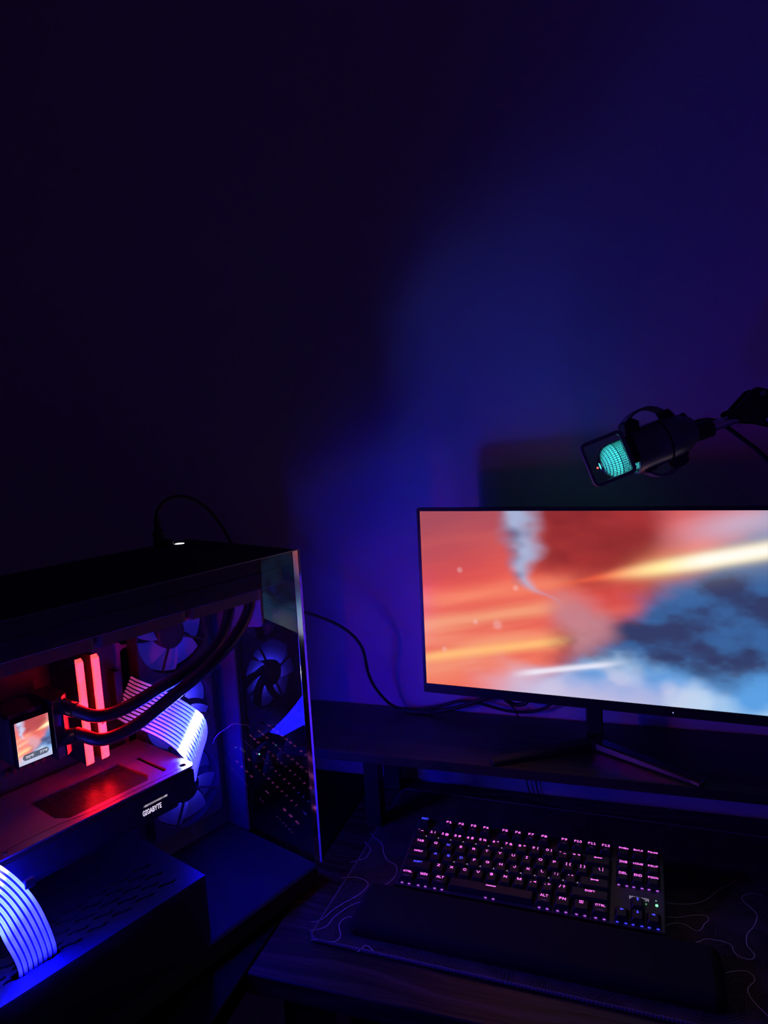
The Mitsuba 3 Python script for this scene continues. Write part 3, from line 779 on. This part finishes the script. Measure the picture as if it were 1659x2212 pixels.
kk = thing('keyboard', 'black compact keyboard with pink and blue backlit letters on the mat', 'keyboard')
HP = -.0095
OFF = .20     # letters sit towards the back of their keys
b_front, b_back = -(5.25 + OFF + .5) * U - .004, (.5 - OFF) * U + .004
a0, a1 = -.004, 18.25 * U + .004
prof = [(b_front, HP), (b_back, HP), (b_back, HP - .006), (b_front, HP - .006)]
Pw = [KO + KR @ A([a, bb, hh]) for a in (a0, a1) for bb, hh in prof]
low = [A([p[0], p[1], MATZ + .0003]) for p in (KO + KR @ A([a, bb, HP - .006]) for a in (a0, a1) for bb in (b_front, b_back))]
reg(kk + '__case', hull(np.vstack([Pw, low])), 'm_black')
reg(kk + '__plate', kb(cbox(a0 + .0006, a1 - .0006, b_front + .0006, b_back - .0006, HP - .0004, HP + .0008, .0004)), 'm_plate')
rows = [
    (0, [(.5, 1, 'ESC', 'b')] + [(2.5 + i, 1, f'F{i + 1}', 'p') for i in range(4)] + [(7 + i, 1, f'F{i + 5}', 'p') for i in range(4)] + [(11.5 + i, 1, f'F{i + 9}', 'p') for i in range(4)] + [(15.75, 1, 'PrtSc', 'p'), (16.75, 1, 'ScrLk', 'p'), (17.75, 1, 'Pause', 'p')]),
    (1.25, [(.5 + i, 1, t, 'p') for i, t in enumerate(['` ~', '1 !', '2 @', '3 #', '4 $', '5 %', '6 ^', '7 &', '8 *', '9 (', '0 )', '- _', '= +'])] + [(14, 2, '<-', 'p'), (15.75, 1, 'INS', 'p'), (16.75, 1, 'HOME', 'p'), (17.75, 1, 'PGUP', 'p')]),
    (2.25, [(.75, 1.5, 'TAB', 'p')] + [(2 + i, 1, t, 'b' if t == 'W' else 'p') for i, t in enumerate(['Q', 'W', 'E', 'R', 'T', 'Y', 'U', 'I', 'O', 'P', '[ {', '] }'])] + [(14.25, 1.5, '\\ |', 'p'), (15.75, 1, 'DEL', 'p'), (16.75, 1, 'END', 'p'), (17.75, 1, 'PGDN', 'p')]),
    (3.25, [(.875, 1.75, 'CAPSLK', 'p')] + [(2.25 + i, 1, t, 'b' if t in 'ASD' else 'p') for i, t in enumerate(['A', 'S', 'D', 'F', 'G', 'H', 'J', 'K', 'L', ': ;', "' \""])] + [(13.875, 2.25, '<->', 'p')]),
    (4.25, [(1.125, 2.25, 'SHIFT', 'b')] + [(2.75 + i, 1, t, 'p') for i, t in enumerate(['Z', 'X', 'C', 'V', 'B', 'N', 'M', ', <', '. >', '/ ?'])] + [(13.625, 2.75, 'SHIFT', 'p'), (16.75, 1, 'up', 'b')]),
    (5.25, [(.625, 1.25, 'CTRL', 'p'), (1.875, 1.25, 'WIN', 'p'), (3.125, 1.25, 'ALT', 'p'), (6.875, 6.25, '_', 'p'), (10.625, 1.25, 'ALT', 'p'), (11.875, 1.25, 'FN', 'p'), (13.125, 1.25, 'menu', 'p'), (14.375, 1.25, 'CTRL', 'p'),
            (15.75, 1, 'left', 'b'), (16.75, 1, 'down', 'b'), (17.75, 1, 'right', 'b')])]
caps = {}


def cap(w):
    if w not in caps:
        hx = w * U / 2
        bx, by = hx - .0005, U / 2 - .0005; tx_, t0, t1 = hx - .0032, -.0062, .0070
        pts = [(sx * bx, sy * by, HP + .0014) for sx in (-1, 1) for sy in (-1, 1)] + [(sx * (bx - .0004), sy * (by - .0004), HP + .0034) for sx in (-1, 1) for sy in (-1, 1)]
        for sx in (-1, 1):
            for y, s in ((t0, 1), (t1, -1)):
                c = .0012
                pts += [(sx * (tx_ - c), y, -.0007), (sx * tx_, y + s * c, -.0007), (sx * (tx_ - c), y + s * c * .8, 0), (sx * (tx_ - c * 1.6), y + s * c * .4, 0)]
        caps[w] = ply(hull(pts), 'm_key', smooth=False)
    return caps[w]


def arrow(kind):
    S_ = .0017
    tri = lambda x, s: Polygon([(x, 0), (x - s * S_ * 1.3, S_ * 1.05), (x - s * S_ * 1.3, -S_ * 1.05)])
    if kind == '<-': return tri(-.0055, -1).union(sbox(-.0050, -.0006, .0055, .0006))
    if kind == '<->': return tri(-.0055, -1).union(tri(.0055, 1)).union(sbox(-.0045, -.0006, .0045, .0006))
    base = tri(.0024, 1).union(sbox(-.0022, -.0006, .001, .0006))
    from shapely import affinity
    return affinity.rotate(base, {'right': 0, 'up': 90, 'left': 180, 'down': 270}[kind], origin=(0, 0))


def legend(t):
    if t in ('<-', '<->', 'up', 'down', 'left', 'right'): m = extrude(arrow(t), .0003)
    elif t == '_': m = extrude(sbox(-.0068, -.0007, .0068, .0007), .0003)
    elif t == 'menu': m = extrude(sbox(-.0026, -.0020, .0026, .0020).difference(sbox(-.0019, -.0013, .0019, .0013)).union(sbox(-.0009, -.0013, .0009, -.0008)).union(sbox(-.0009, .0001, .0009, .0006)), .0003)
    else:
        L = len(t); hgt = .0036 if L <= 3 and t.isalnum() or len(t) <= 3 else .0028
        m = meshkit.text_mesh(t, hgt, .0003, True)
        c = (m.bounds[0] + m.bounds[1]) / 2; wd = m.bounds[1][0] - m.bounds[0][0]
        target = min(wd * 1.45, .0128 if L > 3 else .0105)
        if L == 1: target = min(wd * 1.5, .0058)
        m.apply_translation([-c[0], -hgt / 2 if t.isalnum() else -hgt / 2, 0]); m.vertices[:, 0] *= target / wd
    return m


PINK, BLUE = (1.3, .20, 1.05), (.05, .07, 1.4)
blob = trimesh.creation.icosphere(1, 1.0); blob.apply_scale([.0021, .0008, .0010])
dot = trimesh.creation.icosphere(1, .0009)
blob_p, dot_p = ply(blob, 'm_led', smooth=True, emitter=light((.45, .10, .72), .004)), ply(dot, 'm_led', smooth=True, emitter=light((.34, .22, .55), .004))
blob_b = ply(blob, 'm_led', smooth=True, emitter=light((.05, .05, .85), .004))
n_key = 0
for r, keys in rows:
    for uc_, w, t, col in keys:
        key = f'{kk}__key' + (f'_{n_key:03d}' if n_key else ''); n_key += 1
        bctr = -(r + OFF) * U
        scene[key] = {**cap(w), 'to_world': kbM(uc_ * U, bctr)}
        scene[key + '__letter'] = ply(legend(t), 'm_led', emitter=light(BLUE if col == 'b' else PINK, .02), to_world=kbM(uc_ * U, bctr + OFF * U * .95, .0001))
        last = r == 5.25 or (r == 2.25 and uc_ > 15)
        if last:
            for i, sx in enumerate((-1, 1)):
                scene[key + '__switch_glow' + ('_001' if i else '')] = {**(blob_b if col == 'b' else blob_p), 'to_world': kbM(uc_ * U + sx * .0052, bctr - U / 2 - .0006, HP + .0022)}
        if (r == 1.25 and 1 < uc_ < 8) or (r == 3.25 and 4 <= uc_ <= 14):
            scene[key + '__switch_glow'] = {**dot_p, 'to_world': kbM((uc_ - w / 2) * U - .0004, bctr - .001, HP + .0046)}
        if t in ('CTRL', 'WIN', 'ALT'):
            scene[key + '__printed_line'] = ply(extrude(sbox(-.0042, -.00035, .0042, .00035), .0002), 'm_print', to_world=kbM(uc_ * U, bctr - .0032, .0001))
        elif r == 0 and uc_ < 15:
            scene[key + '__printed_mark'] = ply(extrude(sbox(-.0017, -.0007, .0017, .0007).difference(sbox(-.0004, -.0002, .0012, .0002)), .0002), 'm_print', to_world=kbM(uc_ * U, bctr - .0030, .0001))
# maker's name printed on the plate above the arrow keys, and the three indicator lights
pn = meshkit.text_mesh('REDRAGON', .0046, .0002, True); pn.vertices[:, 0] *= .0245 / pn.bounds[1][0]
reg(kk + '__plate__lettering', kb(pn.apply_translation([16.17 * U, -3.92 * U, HP + .0008])), 'm_print', emitter=light((.26, .24, .27), .02))  # glow paints the light of nearby LEDs onto the print
tag(kk + '__plate__lettering', 'white capital letters with painted glow')
for u_, r_, c_, z_ in ((17.96, 4.12, (.35, 1.5, .6), .0019), (17.27, 4.16, (.03, .16, .06), .0016), (17.92, 3.76, (.07, .26, .12), .0012)):
    reg(kk + '__glow_dot', kb(trimesh.creation.icosphere(2, z_).apply_scale([1, 1, .6]).apply_translation([u_ * U, -r_ * U, HP + .0012])), 'm_led', emitter=light(c_, .01))

# ------------------------------------------------------------------ microphone on its boom arm
MDEP = .95
MO = atdist(1400, 965, MDEP); PXM = FL / MDEP
ai, bi = A([.927, -.375]), A([-.375, -.927])
MA = RV * ai[0] - UV * ai[1]; MB_ = RV * bi[0] - UV * bi[1]; MC = np.cross(MA, MB_)
if MC @ FV > 0: MC = -MC
MRm = np.stack([MA, MB_, MC], 1)


def mc_(m): return xf(m, MRm, MO)


def st_(x, y):
    p = A([x - 1400, y - 965.]); return A([p @ ai, p @ bi]) / PXM


def along(prof, seg=44):
    """turned round the microphone's axis: (r, s)"""
    m = lathe(prof, seg); return mc_(xf(m, A([[0, 0, 1], [1, 0, 0], [0, 1, 0]], float), A([0, 0, 0])))


mp = thing('microphone', 'black microphone with teal glowing mesh head, held in a shock mount', 'microphone')
gr = .0235
dome = [(gr * math.sin(a), -.048 - gr * math.cos(a) * .95) for a in np.linspace(0.02, math.pi / 2, 9)]


def teal(p, n, uv):
    return mi.Color3f(.06, .62, .60) * 1.9


reg(mp + '__glow_core', along([(r * .955, s + .0008) for r, s in dome] + [(gr * .955, -.020)]), 'm_led', smooth=True, emitter=light((.14, 1.9, 1.85), 2.0))
tag(mp + '__glow_core', 'teal light shining out through the mesh')
wires = []
for k in range(48):
    a = k / 48 * 2 * math.pi
    pr = [(r, s) for r, s in dome[1:]] + [(gr, -.034), (gr, -.020)]
    wires.append(tube(A([(s, r * math.cos(a), r * math.sin(a)) for r, s in pr]), A(.00042), 5, caps=False))
for s in np.arange(-.0470, -.020, .0019):
    a = np.linspace(0, 2 * math.pi, 37); wires.append(tube(np.stack([a * 0 + s, gr * np.cos(a), gr * np.sin(a)], 1), .00045, 5, up=(1, 0, 0), caps=False))
for r, s in dome[2:]:
    a = np.linspace(0, 2 * math.pi, 31); wires.append(tube(np.stack([a * 0 + s, r * np.cos(a), r * np.sin(a)], 1), .00045, 5, up=(1, 0, 0), caps=False))
reg(mp + '__mesh_grille', mc_(cat(*wires)), 'm_plastic')
reg(mp + '__body', along([(0, -.020), (.0245, -.020), (.0250, -.018), (.0250, .040), (.0235, .052), (.017, .060), (.0, .063)]), 'm_black', smooth=35)
reg(mp + '__rim', along([(.0236, -.0225), (.0252, -.0225), (.0256, -.0210), (.0256, -.0180), (.0236, -.0180)]), 'm_black_gloss', smooth=30)
reg(mp + '__glow_dot', mc_(trimesh.creation.icosphere(2, .0016).apply_translation([*(st_(1289, 1011)), .004])), 'm_led', emitter=light((1.6, .25, .15), .02))  # red glowing dot near the end of the head
tag(mp + '__glow_dot', 'small red glowing dot at the head')

sm = thing('shock_mount', 'black shock mount with curved arms and square pop filter around the microphone', 'shock mount')
reg(sm + '__ring', along([(.0262, -.027), (.0285, -.027), (.0295, -.025), (.0295, .018), (.0285, .020), (.0262, .020), (.0262, -.027)]), 'm_mic', smooth=30)
reg(sm + '__back_shell', along([(.0262, .022), (.0290, .022), (.0290, .036), (.0255, .050), (.017, .064), (.0125, .066), (0, .066)]), 'm_mic', smooth=30)


def band(px, w0, w1, th):
    P = smooth_path([np.r_[st_(x, y), 0] for x, y in px], 28); t = np.gradient(P, axis=0); t /= np.linalg.norm(t, axis=1, keepdims=True)
    nrm = np.stack([-t[:, 1], t[:, 0], t[:, 2] * 0], 1); V = []; F = []; wd = np.linspace(w0, w1, len(P))
    for k in range(len(P)):
        for sn, sc in ((-1, -1), (1, -1), (1, 1), (-1, 1)): V.append(P[k] + nrm[k] * th / 2 * sn + A([0, 0, sc * wd[k] / 2]))
    for k in range(len(P) - 1):
        for j in range(4):
            q = (k * 4 + j, k * 4 + (j + 1) % 4, k * 4 + 4 + (j + 1) % 4, k * 4 + 4 + j); F += [(q[0], q[1], q[2]), (q[0], q[2], q[3])]
    e = (len(P) - 1) * 4; F += [(0, 2, 1), (0, 3, 2), (e, e + 1, e + 2), (e, e + 2, e + 3)]
    m = tm(V, F)
    if m.volume < 0: m.faces = m.faces[:, ::-1]
    return mc_(m)


reg(sm + '__arm', band([(1345, 920), (1356, 903), (1376, 888), (1399, 882), (1418, 886), (1436, 896)], .024, .020, .0032), 'm_mic')
reg(sm + '__arm', band([(1381, 1012), (1399, 1021), (1421, 1027), (1443, 1023), (1461, 1011), (1474, 990)], .024, .020, .0032), 'm_mic')


def pxbox(poly, w0, w1):
    return mc_(extrude(Polygon([st_(x, y) for x, y in poly]).buffer(.0006, quad_segs=3), w1 - w0).apply_translation([0, 0, w0]))


reg(sm + '__clip', pxbox([(1342, 918), (1354, 905), (1372, 912), (1374, 928), (1360, 935), (1346, 940)], -.012, .012), 'm_black_matte')
reg(sm + '__clip', pxbox([(1424, 892), (1436, 886), (1449, 898), (1442, 906), (1430, 902)], -.011, .011), 'm_black_matte')
reg(sm + '__clip', pxbox([(1380, 1012), (1393, 1022), (1412, 1012), (1408, 998), (1392, 1000)], -.012, .012), 'm_black_matte')
reg(sm + '__clip', pxbox([(1446, 988), (1476, 970), (1480, 982), (1475, 986), (1481, 991), (1478, 1000), (1464, 1008), (1455, 1004)], -.011, .011), 'm_black_matte')
kn = st_(1462, 914); k2 = st_(1484, 903)
reg(sm + '__knob', mc_(cyl((*kn, -.004), (*k2, -.002), .0088, 22)), 'm_rubber')
reg(sm + '__adapter', mc_(cyl((*st_(1478, 943), 0), (*st_(1537, 923), 0), .0125, 26)), 'm_plastic')
reg(sm + '__marking', pxbox([(1361, 978), (1372, 980), (1363, 987)], .0286, .0296), 'm_led', emitter=light((.10, .06, 1.6), .02)) if False else None
k = reg(sm + '__marking', pxbox([(1362, 979), (1370, 981), (1364, 986)], .0262, .0268 + .0012), 'm_led', emitter=light((.12, .08, 1.4), .02)); tag(k, 'small blue glowing mark painted as a reflection')  # glowing triangle paints a blue reflection on the ring
pf = rrect(-.097, -.0385, -.0225, .0370, .008)
pin = rrect(-.0935, -.0435, -.0180, .0325, .004)
reg(sm + '__filter_frame', mc_(extrude(pf.difference(pin), .006).apply_translation([0, 0, .034])), 'm_mic')
fm = extrude(pin, .0003); fq = tm([[-.0935, -.018, .037], [-.0435, -.018, .037], [-.0435, .0325, .037], [-.0935, .0325, .037]], [[0, 1, 2], [0, 2, 3]])
reg(sm + '__filter_screen', mc_(fq), 'm_filter')
reg(sm + '__filter_bracket', mc_(cat(cbox(-.0425, -.0285, -.012, .026, .031, .0365, .001), cbox(-.0320, -.0255, -.010, .024, .018, .033, .001))), 'm_black_matte')

ba = thing('boom_arm', 'black metal boom arm holding the microphone from the right', 'boom arm')
reg(ba + '__rod', mc_(cyl((*st_(1530, 925), 0), (*st_(1592, 903), 0), .0070, 20)), 'm_rod')
pp = [(1566, 893), (1571, 888), (1580, 885), (1617, 844), (1626, 840), (1640, 843), (1662, 850), (1720, 858), (1740, 905), (1715, 930), (1660, 918), (1640, 913), (1598, 911), (1588, 907), (1568, 900)]
for w in (-.0125, .0095): reg(ba + '__bracket_plate', pxbox(pp, w, w + .003), 'm_black_gloss')
reg(ba + '__bracket_core', pxbox([(1572, 893), (1590, 886), (1600, 900), (1590, 905)], -.0095, .0095), 'm_black')
for x, y in ((1635, 853), (1648, 908)): reg(ba + '__bolt', mc_(cyl((*st_(x, y), -.016), (*st_(x, y), .0165), .0042, 6)), 'm_metal'); reg(ba + '__washer', mc_(cyl((*st_(x, y), .0125), (*st_(x, y), .0138), .0062, 20)), 'm_black_gloss')
e0 = MO + MRm @ A([*st_(1690, 868), 0]); e1 = MO + MRm @ A([*st_(1700, 905), 0])
el = A([1.02, .06, .82])
for p in (e0, e1): reg(ba + '__upper_bar', tube([p, p + (el - e0) * .5, p + (el - e0)], .0055, 10), 'm_black')
bs = A([1.10, .10, .015])
for o in (A([0, 0, 0]), A([.02, 0, 0])): reg(ba + '__lower_bar', tube([el + o, (el + bs) / 2 + o, bs + o + A([0, 0, .05])], .0055, 10), 'm_black')
reg(ba + '__elbow', cyl(el + A([.01, -.015, 0]), el + A([.01, .015, 0]), .022, 24), 'm_black')
reg(ba + '__clamp', cat(cyl(bs + A([.01, 0, -.014]), bs + A([.01, 0, .06]), .016, 24), cbox(bs[0] - .02, bs[0] + .04, bs[1] - .03, bs[1] + .03, 0.0002, .012, .002)), 'm_black')
P = [MO + MRm @ A([*st_(x, y), w]) for x, y, w in ((1470, 935, -.020), (1495, 919, -.020), (1512, 910, -.018), (1530, 904, -.016), (1550, 904, -.016), (1572, 911, -.018), (1600, 929, -.02), (1630, 950, -.022), (1660, 972, -.024), (1720, 1030, -.03))]
P += [A([.95, .12, .25]), A([1.05, .20, .006]), A([1.15, .26, .006])]
PC = smooth_path(P, 90); PC[:, 2] = np.maximum(PC[:, 2], .0034)
k = reg('microphone_cable', tube(PC, .0030, 10), 'm_rubber', smooth=True); tag(k, 'black cable drooping from the microphone to the right', 'cable')
